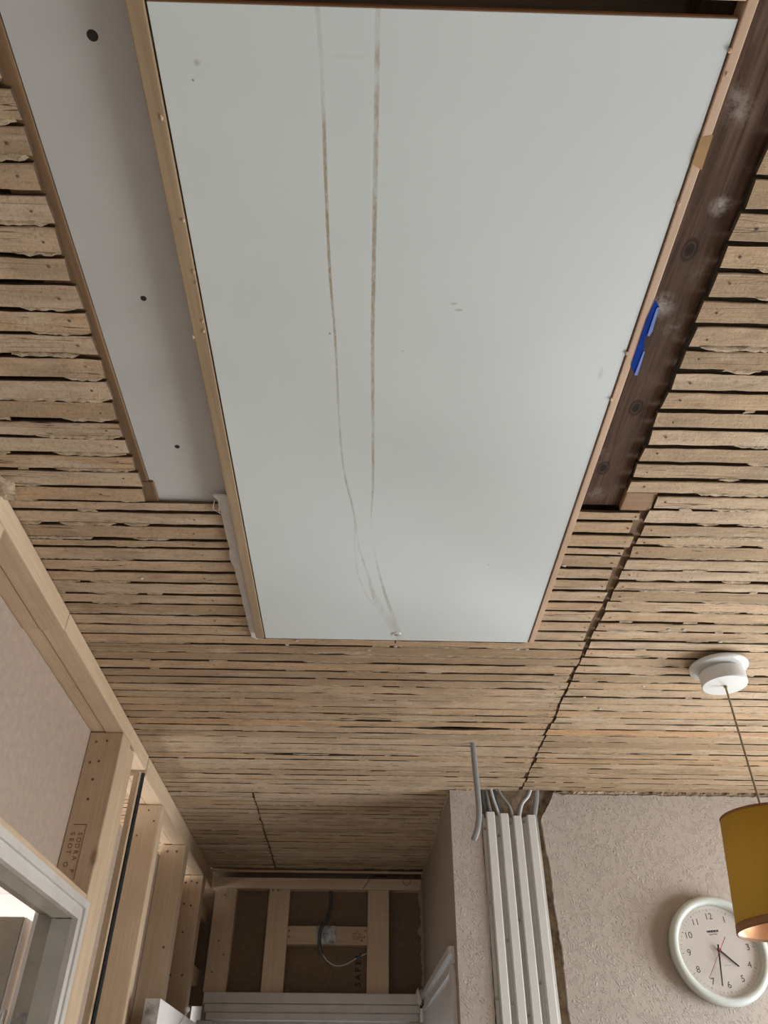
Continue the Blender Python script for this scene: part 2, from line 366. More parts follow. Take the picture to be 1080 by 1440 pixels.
def lathe(prof, c, axis='Z', n=48, closed=False, bm=None):
    bm = bm or NB(); rings = []
    for r, h in prof:
        ring = []
        for k in range(n):
            a = 2*PI*k/n; u, v = r*math.cos(a), r*math.sin(a)
            ring.append(bm.verts.new({'Z': (c[0]+u, c[1]+v, h), 'Y': (c[0]+u, h, c[1]+v)}[axis]))
        rings.append(ring)
    m_ = len(rings) if closed else len(rings)-1
    for i in range(m_):
        A, B = rings[i], rings[(i+1) % len(rings)]
        for k in range(n): bm.faces.new((A[k], A[(k+1) % n], B[(k+1) % n], B[k]))
    if not closed:
        if prof[0][0] > 1e-6: bm.faces.new(rings[0][::-1])
        if prof[-1][0] > 1e-6: bm.faces.new(rings[-1])
    return bm
def tube(pts, rx, ry=None, n=10, side=Vector((1, 0, 0)), bm=None, sub=6):
    """swept oval tube through pts (Catmull-Rom)"""
    bm = bm or NB(); ry = ry or rx
    P = [Vector(p_) for p_ in pts]; P = [2*P[0]-P[1]] + P + [2*P[-1]-P[-2]]
    C = []
    for i in range(1, len(P)-2):
        for j in range(sub):
            t = j/sub
            C.append(0.5*((2*P[i]) + (-P[i-1]+P[i+1])*t + (2*P[i-1]-5*P[i]+4*P[i+1]-P[i+2])*t*t + (-P[i-1]+3*P[i]-3*P[i+1]+P[i+2])*t**3))
    C.append(P[-2]); rings = []
    for i, c in enumerate(C):
        d = (C[min(i+1, len(C)-1)]-C[max(i-1, 0)]).normalized()
        s_ = side - d*side.dot(d)
        if s_.length < 1e-4: s_ = Vector((0, 1, 0)) - d*d.y
        s_.normalize(); q = d.cross(s_)
        rings.append([bm.verts.new(c + s_*rx*math.cos(2*PI*k/n) + q*ry*math.sin(2*PI*k/n)) for k in range(n)])
    for A, B in zip(rings, rings[1:]):
        for k in range(n): bm.faces.new((A[k], A[(k+1) % n], B[(k+1) % n], B[k]))
    bm.faces.new(rings[0][::-1]); bm.faces.new(rings[-1])
    return bm
def text_bm(s, size, mat4, depth=0.0004, bold=0.0):
    cu = bpy.data.curves.new('t', 'FONT'); cu.body = s; cu.size = size; cu.align_x = 'CENTER'; cu.align_y = 'CENTER'; cu.extrude = depth; cu.offset = bold
    o = bpy.data.objects.new('t', cu); COL.objects.link(o)
    bpy.context.view_layer.update()
    me = bpy.data.meshes.new_from_object(o.evaluated_get(bpy.context.evaluated_depsgraph_get()))
    bm = NB(); bm.from_mesh(me); bm.transform(mat4)
    bpy.data.objects.remove(o); bpy.data.curves.remove(cu); bpy.data.meshes.remove(me)
    return bm
def frame(origin, xdir, ydir):
    x = Vector(xdir).normalized(); y = Vector(ydir).normalized(); z = x.cross(y)
    m_ = Matrix((x, y, z)).transposed().to_4x4(); m_.translation = Vector(origin); return m_

H = 2.40          # underside of the laths
XL = -0.584       # face of the stud partition
XB = -0.664       # back of its studs
YW = 2.28         # face of the papered wall
YE = 3.25         # face of the end stud wall

# ------------------------------------------------------------------ the room shell
struct(obj('floor', box(-2.4, 2.3, -2.1, 3.8, -0.05, 0.0), M_floor))
def wall_with_opening(name, axis, face, back, a0, a1, oa0, oa1, oz0, oz1, mat, top=2.56):
    bm = NB()
    def seg(u0, u1, z0, z1):
        if axis == 'X': abox(bm, min(face, back), max(face, back), u0, u1, z0, z1)
        else: abox(bm, u0, u1, min(face, back), max(face, back), z0, z1)
    seg(a0, oa0, 0, top); seg(oa1, a1, 0, top); seg(oa0, oa1, 0, oz0); seg(oa0, oa1, oz1, top)
    return struct(obj(name, bm, mat))
wall_with_opening('wall_right', 'X', 2.2, 2.32, -2.1, 2.42, 0.85, 2.05, 0.85, 2.0, M_paper)
wall_with_opening('wall_front', 'Y', -2.0, -2.12, -2.4, 2.32, -0.5, 1.1, 0.85, 1.95, M_paper)
wall_with_opening('wall_outer', 'X', -2.3, -2.42, -2.1, 3.8, 1.6, 3.0, 0.9, 2.1, M_white)
struct(obj('passage_lightstop', box(0.3005, 0.36, 2.4205, 3.62, 0, 2.56), M_chase))  # unseen block added to close a light leak behind the pier
struct(obj('wall_left_lightstop', box(-0.70, -0.60, -2.0, 0.945, 0, 2.398), M_paper))  # unseen wall added to stop light from the left room
wall_with_opening('wall_beyond', 'Y', 3.62, 3.74, -2.42, 0.40, -0.5, 0.12, 0.4, 2.2, M_white)
def window(nm, axis, c, a0, a1, z0, z1):
    e = struct(empty(nm, (c, (a0+a1)/2, z0) if axis == 'X' else ((a0+a1)/2, c, z0)))
    def bar(name, u0, u1, q0, q1):
        o = box(c-0.03, c+0.03, u0, u1, q0, q1, bev=0.004) if axis == 'X' else box(u0, u1, c-0.03, c+0.03, q0, q1, bev=0.004)
        obj(name, o, M_gloss, e)
    bar('frame_side', a0, a0+0.05, z0, z1); bar('frame_side', a1-0.05, a1, z0, z1)
    bar('frame_rail', a0+0.05, a1-0.05, z0, z0+0.05); bar('frame_rail', a0+0.05, a1-0.05, z1-0.05, z1)
    bar('glazing_bar', (a0+a1)/2-0.02, (a0+a1)/2+0.02, z0+0.05, z1-0.05)
window('window_1', 'X', 2.26, 0.85, 2.05, 0.85, 2.0)
window('fill_window', 'Y', -2.06, -0.5, 1.1, 0.85, 1.95)  # unseen frame added round the fill light

# papered wall: masonry behind, paper-and-plaster skin in two pieces round the cable chase
wb = struct(empty('wall_back', (1.2, YW, 0)))
# masonry core with the opening of window_3 at its right
bm = NB(); abox(bm, 0.256, 1.4, 2.293, 2.42, 0, 2.56); abox(bm, 2.1, 2.2, 2.293, 2.42, 0, 2.56)
abox(bm, 1.4, 2.1, 2.293, 2.42, 0, 0.85); abox(bm, 1.4, 2.1, 2.293, 2.42, 1.9, 2.56)
obj('masonry', bm, M_chase, wb)
def jag(pts, step, amp):
    out = []
    for (x0, z0), (x1, z1) in zip(pts, pts[1:]):
        n = max(1, int(math.hypot(x1-x0, z1-z0)/step))
        for i in range(n):
            t = i/n; out.append((x0+(x1-x0)*t+random.uniform(-amp, amp), z0+(z1-z0)*t+random.uniform(-amp, amp)*0.5))
    out.append(pts[-1]); return out
left_edge = jag([(0.331, 2.398), (0.3305, 2.28), (0.331, 2.175), (0.3325, 2.088), (0.3315, 2.01), (0.331, 1.888), (0.330, 1.82), (0.330, 1.2), (0.330, 0.0)], 0.012, 0.0011)
pl = [(0.244, 0.0), (0.244, 2.398)] + [(0.26+0.012*i, 2.398+random.uniform(-.003, .001)) for i in range(6)] + left_edge
obj('wallpapered_plaster', prism([(x, YW, z) for x, z in pl], (0, 0.013, 0)), M_paper, wb)
right_edge = jag([(0.549, 2.395), (0.530, 2.362), (0.509, 2.329), (0.503, 2.315), (0.502, 2.300), (0.506, 2.285), (0.505, 2.257), (0.514, 2.177), (0.511, 2.111), (0.518, 1.987), (0.515, 1.89), (0.517, 1.825), (0.516, 1.2), (0.515, 0.0)], 0.010, 0.0016)
top_edge = [(x, 2.3895+random.uniform(-.0016, .0016)) for x in [2.2-0.013*i for i in range(127)]]
# skin runs round window_3: build as polygon left of the window plus pieces over, under and beside it
bm = prism([(x, YW, z) for x, z in ([(1.4, 0.0), (1.4, 2.389)] + [q for q in top_edge if q[0] < 1.39] + right_edge)], (0, 0.013, 0))
for a in ((1.4, 2.1, 0, 0.85), (1.4, 2.1, 1.9, 2.389), (2.1, 2.2, 0, 2.389)): abox(bm, a[0], a[1], YW, YW+0.013, a[2], a[3])
obj('wallpapered_plaster', bm, M_paper, wb)
window('window_3', 'Y', 2.36, 1.4, 2.1, 0.85, 1.9)
# ragged old plaster left along the top of the wall
def lumpy(x0, x1, y0, y1, z0, z1, step, amp, face='Y'):
    bm = NB(); n = int((x1-x0)/step); rows = []
    for i in range(n+1):
        x = x0+(x1-x0)*i/n
        rows.append([bm.verts.new((x, y1, z0)), bm.verts.new((x, y0+random.uniform(-amp, amp), z0+random.uniform(0, amp))),
                     bm.verts.new((x, y0-random.uniform(0, amp), (z0+z1)/2+random.uniform(-amp, amp)*0.6)),
                     bm.verts.new((x, y0+random.uniform(-amp, amp), z1-random.uniform(0, amp))), bm.verts.new((x, y1, z1))])
    for A, B in zip(rows, rows[1:]):
        for k in range(4): bm.faces.new((A[k], B[k], B[k+1], A[k+1]))
        bm.faces.new((A[4], B[4], B[0], A[0]))
    bm.faces.new(rows[0]); bm.faces.new(rows[-1][::-1]); return bm
obj('ragged_plaster_edge', lumpy(0.552, 2.19, 2.284, 2.30, 2.388, 2.4035, 0.008, 0.003), M_mortar, wb)
obj('ragged_plaster_edge', lumpy(0.262, 0.33, 2.278, 2.29, 2.395, 2.404, 0.006, 0.003), M_residue, wb)
obj('mortar_lump', lumpy(0.60, 0.80, 2.277, 2.29, 2.391, 2.402, 0.006, 0.004), M_residue, wb)
# side of the pier, running back to the end wall
sidep = [(0.2445, YW+0.0), (0.2565, YW+0.013), (0.30, YW+0.013), (0.30, 3.5), (0.222, 3.5), (0.222, YE)]
obj('pier_side', prism([(x, y, 0) for x, y in sidep], (0, 0, 2.398)), M_paint, wb)
ragz = [(2.27+i*0.0405, 2.396-random.uniform(0, .004)) for i in range(25)]
obj('ragged_plaster_edge', tube([(0.2435-0.022*(y-2.28)/0.97, y, 2.3975+random.uniform(-.002, .001)) for y, z in ragz[1:]], 0.003, 0.004, n=6, sub=2), M_residue, wb)
# torn paper down the back corner of the pier
bm = NB(); pts = []
for i in range(34):
    z = 2.37 - i*0.0115; pts.append((0.2195-random.uniform(0, .010) - (0.008 if i in (3, 4, 5, 6, 14, 15) else 0), YE-0.012, z))
poly = [(0.226, YE-0.012, 2.37)] + pts + [(0.226, YE-0.012, pts[-1][2])]
obj('torn_wallpaper', prism(poly, (0, 0.002, 0)), M_paint, wb)

# ------------------------------------------------------------------ ceiling: backing, joists, laths
ce = struct(obj('ceiling', box(-2.42, 2.32, -2.12, 3.74, 2.56, 2.60), M_oldwood))
def part(name, bm, mat, parent, label=None):
    o = obj(name, bm, mat, parent)
    if label: o['label'] = label
    return o
J0 = H+0.006
for x0, x1, y0, y1 in ((-0.402, -0.3525, -2.0, 0.985), (-0.36, -0.31, 0.985, 3.22), (0.04, 0.09, 1.45, 3.30), (0.432, 0.475, 0.985, 2.60),
                       (0.86, 0.91, -2.0, 2.60), (1.28, 1.33, -2.0, 2.60), (1.75, 1.80, -2.0, 2.60), (-0.80, -0.75, -2.0, 3.22)):
    part('joist', box(x0, x1, y0, y1, J0, 2.55, bev=0.002), M_joist, ce)
part('joist', box(0.326, 0.4045, -2.0, 0.979, 2.411, 2.55, bev=0.004), M_beam, ce, 'dark brown stained joist with pale plaster smears')
part('noggin', box(-0.3525, 0.326, 0.985, 1.03, J0+0.02, 2.55), M_joist, ce)
part('noggin', box(0.405, 0.455, 0.936, 0.9815, 2.4035, 2.50, bev=0.002), wood('orange_offcut', (0.34, 0.20, 0.10), (0.16, 0.09, 0.04), 'X', grain=0.6, knots=False), ce, 'short orange brown wood offcut')
part('noggin', box(-0.40, -0.345, 0.935, 0.985, 2.4045, 2.50, bev=0.002), M_joist, ce)

A = [0.0, 0.045, 0.09, 0.135, 0.180, 0.226, 0.271, 0.318, 0.363, 0.408]   # photographed rows start below
A = [0.467-0.0425*k for k in range(11, 0, -1)] + [.467, .508, .552, .596, .637, .683, .724, .765, .81, .854, .898, .938, .978, 1.019, 1.062, 1.103, 1.1305, 1.172, 1.218, 1.242, 1.286, 1.326, 1.368, 1.412, 1.449, 1.494, 1.537, 1.581, 1.621, 1.662, 1.705, 1.749, 1.789, 1.828, 1.869, 1.909, 1.952]
B = [0.465-0.0425*k for k in range(11, 0, -1)] + [.465, .509, .553, .594, .639, .681, .725, .768, .808, .849, .89, .93, .97, 1.012, 1.052, 1.096, 1.139, 1.180, 1.206, 1.249, 1.29, 1.328, 1.366, 1.407, 1.448, 1.492, 1.533, 1.575]
A = [a*8/9 for a in A]; B = [b_*8/9 for b_ in B]
while A[-1] < 3.135: A.append(A[-1]+random.uniform(0.0345, 0.0395))
while B[-1] < 2.262: B.append(B[-1]+random.uniform(0.0345, 0.0395))
B[-1] = 2.279
snap = lambda y: min(A, key=lambda a: abs(a-y))
laths = []
SPLITS = ((0.228, snap(1.8485), 0.115, 0.0085, 1), (-0.16, snap(2.0435), 0.14, 0.006, 0), (0.02, snap(1.80), 0.06, 0.003, 1))   # x, y of a gap, half length, half height
def lens(x, y):
    for sx_, sy_, hl, hh, _ in SPLITS:
        if abs(y-sy_) < 0.0125 and abs(x-sx_) < hl: return (1 if y > sy_ else -1)*hh*(1-abs((x-sx_)/hl)**1.6)
    return 0.0
def lath(x0, x1, y0, y1, dz=0.0, mat=None):
    n = max(3, int((x1-x0)/0.022)); bm = NB(); rows = []
    th = 0.0058; tilt = random.uniform(-.0008, .0008)
    ph = random.uniform(0, 6)
    for i in range(n+1):
        x = x0+(x1-x0)*i/n
        wob = 0.0008*math.sin(x*5+ph)
        a = y0 + wob + random.uniform(-.0006, .0009); b_ = y1 + wob + random.uniform(-.0009, .0006)
        if abs(y0-1.408) < 0.012 and -0.222 < x < 0.326: a += 0.0085
        a += max(0, lens(x, y0)); b_ += min(0, lens(x, y1))
        z = H + dz + random.uniform(-.0004, .0004)
        if i in (0, n): x += random.uniform(-.001, .001)
        e0 = x + (random.uniform(-.0025, .0025) if i in (0, n) else 0)
        rows.append([bm.verts.new((x, a, z+0.0007)), bm.verts.new((x, a+0.0012, z-tilt)), bm.verts.new((e0, b_-0.0012, z+tilt)), bm.verts.new((e0, b_, z+0.0007)),
                     bm.verts.new((e0, b_-0.0005, z+th)), bm.verts.new((x, a+0.0005, z+th))])
    for P, Q in zip(rows, rows[1:]):
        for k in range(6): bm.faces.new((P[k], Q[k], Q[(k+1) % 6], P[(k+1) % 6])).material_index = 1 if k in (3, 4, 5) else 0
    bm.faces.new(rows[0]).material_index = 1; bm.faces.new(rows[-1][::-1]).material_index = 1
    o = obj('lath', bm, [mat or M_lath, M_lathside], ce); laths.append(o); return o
res = NB(); nails = NB()
def residue(x0, x1, y0, y1, z, step=0.009, ragged=0.0016):
    n = max(2, int((x1-x0)/step)); rows = []
    for i in range(n+1):
        x = x0+(x1-x0)*i/n; taper = min(1, i/2, (n-i)/2) if n > 4 else 1
        h = (y1-y0)*(0.35+0.65*taper)
        a = y0-0.0015; b_ = a + h + random.uniform(-ragged, ragged)
        a += random.uniform(-.0014, .0008)
        rows.append([res.verts.new((x, a, z+0.0002)), res.verts.new((x+random.uniform(-.003, .003), a+h*0.3, z-random.uniform(0, .0012))),
                     res.verts.new((x+random.uniform(-.003, .003), a+h*0.72, z-random.uniform(0, .0014))), res.verts.new((x, b_, z+0.0004))])
    for P, Q in zip(rows, rows[1:]):
        for k in range(3): res.faces.new((P[k], Q[k], Q[k+1], P[k+1]))
def nail(x, y):
    r = random.uniform(.0016, .0024); c = res
    vs = [nails.verts.new((x+r*math.cos(a), y+r*math.sin(a), H-0.0007)) for a in [k*PI/3 for k in range(6)]]
    top = nails.verts.new((x, y, H-0.0014))
    for k in range(6): nails.faces.new((vs[k], vs[(k+1) % 6], top))
    nails.faces.new(vs)
def row_band(rows, segs_of, fill_of, gap_of):
    for k in range(len(rows)-1):
        y0, y1 = rows[k], rows[k+1]; g = gap_of((y0+y1)/2) if y1-y0 > 0.027 else gap_of((y0+y1)/2)*0.9
        g *= random.uniform(0.8, 1.2)
        for (x0, x1) in segs_of((y0+y1)/2):
            lath(x0, x1, y0+g/2, y1-g/2, random.uniform(-.0006, .0006), M_lath_orange if (x0 > 0.3 and abs((y0+y1)/2-1.862) < 0.018) else None)
            # plaster left in the gap at this lath's far edge
            f, L_ = fill_of((x0+x1)/2, y1)
            x = x0+random.uniform(0.004, .05); on = random.random() < f
            while x < x1-0.01:
                L = random.expovariate(1/L_)*(f if on else (1-f)) * 2 + 0.012
                e = min(x+L, x1-0.004)
                # the sawn ends by the hatch and at the joints stay clean
                clean = ((y1 < 0.97 and (-0.41 < x < -0.2 or 0.30 < x < 0.44)) or (0.97 < y1 < 1.44 and (-0.40 < x < -0.2 or 0.30 < x < 0.47)))
                if on and not (clean and random.random() < 0.85):
                    sl = random.choice((0, .001, .0015, .0022, .003))
                    if any(abs(y1-q[1]) < 0.012 and abs((x+e)/2-q[0]) < q[2]+0.02 and q[4] for q in SPLITS): x = e; on = not on; continue
                    residue(x, e, y1-g/2, y1+g/2+0.0012-sl, H+random.uniform(-.0007, .0009), step=0.006 if y1 < 1.3 else 0.009, ragged=0.0018)
                x = e; on = not on
def j(v, a=0.006): return v+random.uniform(-a, a)
def segA(y):
    if y < 0.985-0.02: return [(-0.86, j(-0.364, .003))]
    if y < 1.395: return [(-0.86, j(-0.242+0.006*(y-1)/0.4, .0025)), (0.3335, j(0.440, .007))]
    if y < 2.34: return [(-0.86, j(0.4475, .0045))]
    return [(-0.86, j(-0.339, .002)), (-0.334, 0.2435-0.022*(y-2.28)/0.97-0.002)]
def segB(y):
    if y < 0.975*8/9+0.02: return [(j(0.4035, .0025), 2.19)]
    if y < 0.93: return [(0.4025, 2.19)]
    return [(j(0.455, .003), 2.19)]
def fillA(x, y):
    if y < 0.9: return (0.55, 0.08)
    if y < 1.43: return (0.55, 0.07)
    if y < 1.62: return (0.42, 0.12)
    return (0.58, 0.10)
def gapw(y): return 0.0070 if y < 1.15 else (0.0066 if y < 1.6 else 0.0058)
# rows that would run into the hatch are cut by segA
rowsA = A
row_band(rowsA, segA, fillA, gapw)
row_band(B, segB, lambda x, y: (0.60, 0.06) if y < 1.1 else ((0.58, 0.06) if y < 1.6 else (0.58, 0.09)), gapw)
for rows, xs in ((A, (-0.376,)), (B, (0.425,))):
    for y0, y1 in zip(rows, rows[1:]):
        if y1 < 0.95:
            for x in xs: nail(j(x-0.008 if x < 0 else x, .004), (y0+y1)/2+random.uniform(-.004, .004))
for y0, y1 in zip(A, A[1:]):
    m_ = (y0+y1)/2
    if m_ > 0.98:
        nail(j(0.433, .004), m_+random.uniform(-.003, .003))
        if 1.0 < m_ < 1.43: nail(j(-0.30, .01), m_)
    for x in (-0.775, 0.065, -0.335):
        if m_ > 1.45 and random.random() < .8: nail(j(x, .004), m_+random.uniform(-.003, .003))
for y0, y1 in zip(B, B[1:]):
    m_ = (y0+y1)/2
    for x in ((0.468,) if m_ > .93 else ()) + (0.885, 1.305):
        if random.random() < .85: nail(j(x, .004), m_+random.uniform(-.003, .003))
o = obj('plaster_residue', res, M_residue, ce); o['kind'] = 'stuff'
o = obj('lath_nails', nails, M_nail, ce); o['kind'] = 'stuff'
# white dabs of filler hanging in the gaps
dabs = NB()
for x, y in ((0.055, 1.437), (-0.15, 1.42), (-0.17, 1.437), (0.31, 1.44), (0.33, 1.44), (0.0, 1.455), (0.63, 1.35), (0.60, 1.35), (0.72, 1.395), (0.345, 1.135), (0.62, 1.60), (0.55, 1.72), (0.50, 1.66), (-0.42, 1.2), (-0.236, 1.02)):
    c = bmesh.ops.create_icosphere(dabs, subdivisions=1, radius=1.0)
    for v in c['verts']: v.co = Vector((x, y, H-0.001)) + Vector((v.co.x*random.uniform(.003, .006), v.co.y*.0022, v.co.z*.002))
obj('filler_dab', dabs, M_torn, ce)['kind'] = 'stuff'
# lump of old plaster where the partition starts
lump = NB(); c = bmesh.ops.create_icosphere(lump, subdivisions=3, radius=1.0)
for v in c['verts']: v.co = Vector((-0.592, 0.945, H-0.004)) + Vector((v.co.x*.032, v.co.y*.030, v.co.z*.010))*(1+random.uniform(-.16, .16))
obj('plaster_lump', lump, M_residue, ce)
# the slot where the laths stop short of the end wall
part('batten', box(-0.58, -0.30, 3.165, 3.19, 2.404, 2.425, bev=0.002), M_oldwood, ce)
part('batten', box(-0.60, 0.222, 3.20, 3.212, 2.398, 2.404), M_pineX, ce)
# ceiling of the space beyond the partition
struct(obj('ceiling_beyond', box(-2.3, -0.862, -2.1, 3.65, 2.40, 2.44), M_white))

# ------------------------------------------------------------------ partition on the left
wl = struct(empty('wall_left', (XL-0.04, 1.0, 0)))
def studz(name, x0, x1, y0, y1, z0, z1, mat=M_pineZ, label=None, parent=wl, bev=0.003):
    return part(name, box(x0, x1, y0, y1, z0, z1, bev=bev), mat, parent, label)
plate = lambda y0, y1, z0: part('top_plate', box(XB, XL, y0, y1, z0, H-0.002, bev=0.003), M_pineY, wl)
def groove_plate(y0, y1, zb):
    bm = NB(); abox(bm, XL-0.0465, XL, y0, y1, zb, H-0.002, bev=0.003); abox(bm, XB, XL-0.0475, y0, y1, zb+0.0015, H-0.002, bev=0.002)
    return part('top_plate', bm, M_pineY, wl)
groove_plate(0.955, 1.322, 2.357); groove_plate(1.3235, 2.054, 2.360); groove_plate(2.062, YE-0.002, 2.347)
studz('stud', XB, XL, 0.957, 1.0, 0, 2.356)
studz('stud', XB, XL, 1.806, 1.8765, 0, 2.359)
studz('stud', XB, XL-0.002, 1.878, 1.930, 0, 2.353)
studz('stud', XB, XL, 2.285, 2.328, 0, 2.346)
studz('stud', XB, XL, 2.675, 2.735, 0, 2.346)
studz('stud', XB, XL, 3.050, 3.105, 0, 2.346)
# horizontal noggins past the last stud, and low between the others
for y0, y1, z in ((3.105, YE+0.05, 2.235), (3.105, YE+0.05, 2.03), (2.735, 3.05, 1.2), (2.328, 2.675, 1.25)):
    studz('noggin', XB+0.01, XL-0.012, y0, y1, z, z+0.05, M_pineY)
# door head timber and backing board over the doorway
studz('lintel', XB, XL-0.001, 1.0, 1.806, 1.962, 2.001, M_pineY)
part('backing_board', box(XB-0.013, XB-0.0005, 0.96, 1.90, 2.001, 2.395), M_pback, wl, 'brown paper back of plasterboard over the doorway')
part('backing_board', box(XB-0.013, XB-0.0005, 1.905, 2.284, 0.02, 2.262), M_pback, wl, 'narrow board behind the gap between studs')
part('backing_board', box(XB-0.013, XB-0.0005, 2.285, 3.05, 0.02, 2.315), M_pback, wl)  # added behind the studs to keep the gaps dark
part('backing_board', box(XB-0.013, XB-0.0005, 3.051, 3.60, 0.02, 2.315), M_pbackdk, wl)  # dark sheet added in place of the shaded void past the last stud
part('paper_edge', box(XB-0.0155, XB-0.013, 1.905, 2.284, 2.2, 2.266), M_torn, wl)
# thin lining strip with a foam line on its edge
part('lining_strip', box(XL-0.018, XL-0.004, 2.012, 2.027, 0.02, 2.343), M_pineZ, wl)
fo = NB(); pts = [(XL-0.001, 2.034+random.uniform(-.0008, .0008), 2.344-i*0.022) for i in range(106)]
part('foam_seal', tube(pts, 0.0055, 0.0055, n=6, side=Vector((0, 1, 0)), sub=1), M_foam, wl, 'black crumbly foam line down the strip edge')
# screws and nail heads on stud faces
scr = NB()
def studdot(x, y, z, r=0.0032):
    cyl(scr, (x, z), r, y-0.0006, y+0.001, 8, 'Y')
for x, z in ((-0.645, 2.335), (-0.62, 2.338), (-0.648, 2.285), (-0.628, 2.288), (-0.632, 2.245), (-0.632, 2.2)): studdot(x, 1.806, z)
for x, z in ((-0.62, 2.33), (-0.60, 2.30), (-0.64, 2.26)): studdot(x, 2.285, z, .003)
for x, z in ((-0.64, 2.325), (-0.61, 2.325), (-0.603, 2.05)): studdot(x, 2.675, z, .004)
for x, z in ((-0.645, 2.32), (-0.625, 2.325), (-0.605, 2.32), (-0.64, 2.25), (-0.615, 2.245), (-0.63, 2.16), (-0.65, 2.03), (-0.61, 2.03)): studdot(x, 3.05, z, .004)
part('screw_heads', scr, M_nail, wl)['kind'] = 'stuff'
# ink stamp on the side of the first stud, read from the top down
st = NB()
fr = frame((0, 1.8052, 0), (0, 0, -1), (1, 0, 0))
def stampline(s, x, z0, pitch, size):
    for i, ch in enumerate(s):
        if ch != ' ':
            t_ = text_bm(ch, size, frame((x, 1.8056, z0-pitch*i), (0, 0, -1), (-1, 0, 0)) @ Matrix.Scale(-1, 4, (0, 1, 0)), 0.0002, 0.0002)
            me = bpy.data.meshes.new('t'); t_.to_mesh(me); t_.free(); st.from_mesh(me); bpy.data.meshes.remove(me)
stampline('SODRA P', -0.631, 2.124, 0.0128, 0.014)
stampline('SEOT O', -0.647, 2.124, 0.0128, 0.014)
part('ink_stamp', st, M_stamp, wl, 'faint brown inked lettering')
ln = NB(); abox(ln, -0.622, -0.6205, 1.8052, 1.8062, 2.03, 2.1445); abox(ln, -0.650, -0.6205, 1.8052, 1.8062, 2.143, 2.1445)
part('ink_stamp', ln, M_stamp, wl, 'stamp border line')

# ------------------------------------------------------------------ doorway in the partition
d1 = struct(empty('door_1', (XL, 1.4, 0)))
def casing(parent, pts_in, steps, mat):
    """stepped architrave: list of (offset from opening, width, proud)"""
y_far = 1.806
# head and far leg of the architrave, three mouldings each
for y_in, y_out, xf in ((1.782, 1.803, XL+0.010), (1.762, 1.782, XL+0.004), (1.742, 1.762, XL+0.012)):
    z_in = 1.942+(y_in-1.742)*0.68; z_out = 1.942+(y_out-1.742)*0.68
    bm = prism([(XL, 1.0, z_in), (XL, 1.0, z_out), (XL, y_out, z_out), (XL, y_in, z_in)], (xf-XL, 0, 0))
    part('architrave', bm, M_gloss, d1)
    bm = prism([(XL, y_in, 0.0), (XL, y_in, z_in), (XL, y_out, z_out), (XL, y_out, 0.0)], (xf-XL, 0, 0))
    part('architrave', bm, M_gloss, d1)
part('lining', box(XL-0.040, XL, 1.742, 1.80, 0, 1.9415), M_glossgrey, d1)
part('lining', box(XL-0.078, XL-0.0405, 1.766, 1.80, 0, 1.9545), M_glossshade, d1)
part('lining', box(XL-0.040, XL, 1.0, 1.741, 1.943, 1.9618), M_glossgrey, d1)
part('lining', box(XL-0.078, XL-0.0405, 1.0, 1.80, 1.955, 1.9618), M_glossshade, d1)
part('lining', box(XL-0.078, XL, 1.0, 1.03, 0, 1.942), M_gloss, d1)
part('rear_architrave', box(XL-0.088, XL-0.0785, 1.772, 1.80, 0, 1.965), M_white, d1)
# the door stands open into the next space, hinged on the far jamb
part('door_leaf', box(-1.42, -0.6905, 1.770, 1.826, 0.01, 1.950, bev=0.002), M_glossshade, d1)
part('door_edge', box(-0.690, -0.686, 1.771, 1.825, 0.012, 1.949, bev=0.001), M_white, d1, 'pale grey painted door edge with chips')
hg = part('hinge', box(-0.6857, -0.6845, 1.776, 1.806, 1.70, 1.785, bev=0.0005), M_steel, d1)
for z in (1.77, 1.742, 1.714): obj('screw_head', cyl(NB(), (1.790, z), 0.003, -0.6846, -0.6838, 10, 'X'), M_dark, hg)
part('hinge', box(-0.655, -0.630, 1.7645, 1.7658, 1.70, 1.785), M_steel, d1)
part('hinge_pin', cyl(NB(), (-0.677, 1.764), 0.004, 1.693, 1.788, 12), M_steel, d1)

# ------------------------------------------------------------------ end stud wall and its doorway
we = struct(empty('wall_end', (-0.17, YE, 0)))
part('top_plate', box(-0.582, 0.2205, YE, YE+0.045, 2.350, 2.389, bev=0.002), M_pineX, we)
for x0, x1 in ((-0.569, -0.487), (-0.3635, -0.2835), (0.015, 0.0955)):
    s_ = part('stud', box(x0, x1, YE+0.001, YE+0.045, 2.006, 2.3495, bev=0.002), M_pineZ, we)
part('stud', box(-0.569, -0.487, YE+0.03, YE+0.045, 0, 2.0), M_pineZ, we)
part('noggin', box(-0.283, 0.0145, YE+0.002, YE+0.045, 2.161, 2.2225, bev=0.002), M_pineX, we)
bp = part('joining_plate', box(-0.176, -0.104, YE-0.0005, YE+0.0018, 2.1615, 2.2225), M_galv, we, 'mottled grey metal plate')
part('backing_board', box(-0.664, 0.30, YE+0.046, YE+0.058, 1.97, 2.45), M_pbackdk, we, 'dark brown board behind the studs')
bm = NB()
for i, ch in enumerate('SAFEL'):
    t_ = text_bm(ch, 0.029, frame((0.036-0.052, YE+0.0454, 2.040+0.0235*i), (0, 0, 1), (-1, 0, 0)), 0.0003, 0.0006)
    me = bpy.data.meshes.new('t'); t_.to_mesh(me); t_.free(); bm.from_mesh(me); bpy.data.meshes.remove(me)
part('ink_stamp', bm, M_stampdk, we, 'black printed lettering on the board')
bm = NB()
for cx_, s in ((-0.011, 'CE'), (-0.022, 'C16'), (-0.035, 'KD')):
    t_ = text_bm(s, 0.016, frame((cx_, YE+0.0012, 2.19), (0, 0, -1), (1, 0, 0)), 0.0003, 0.0001)
    me = bpy.data.meshes.new('t'); t_.to_mesh(me); t_.free(); bm.from_mesh(me); bpy.data.meshes.remove(me)
part('ink_stamp', bm, M_stamp, we, 'small illegible stamp on the noggin')
nd = NB()
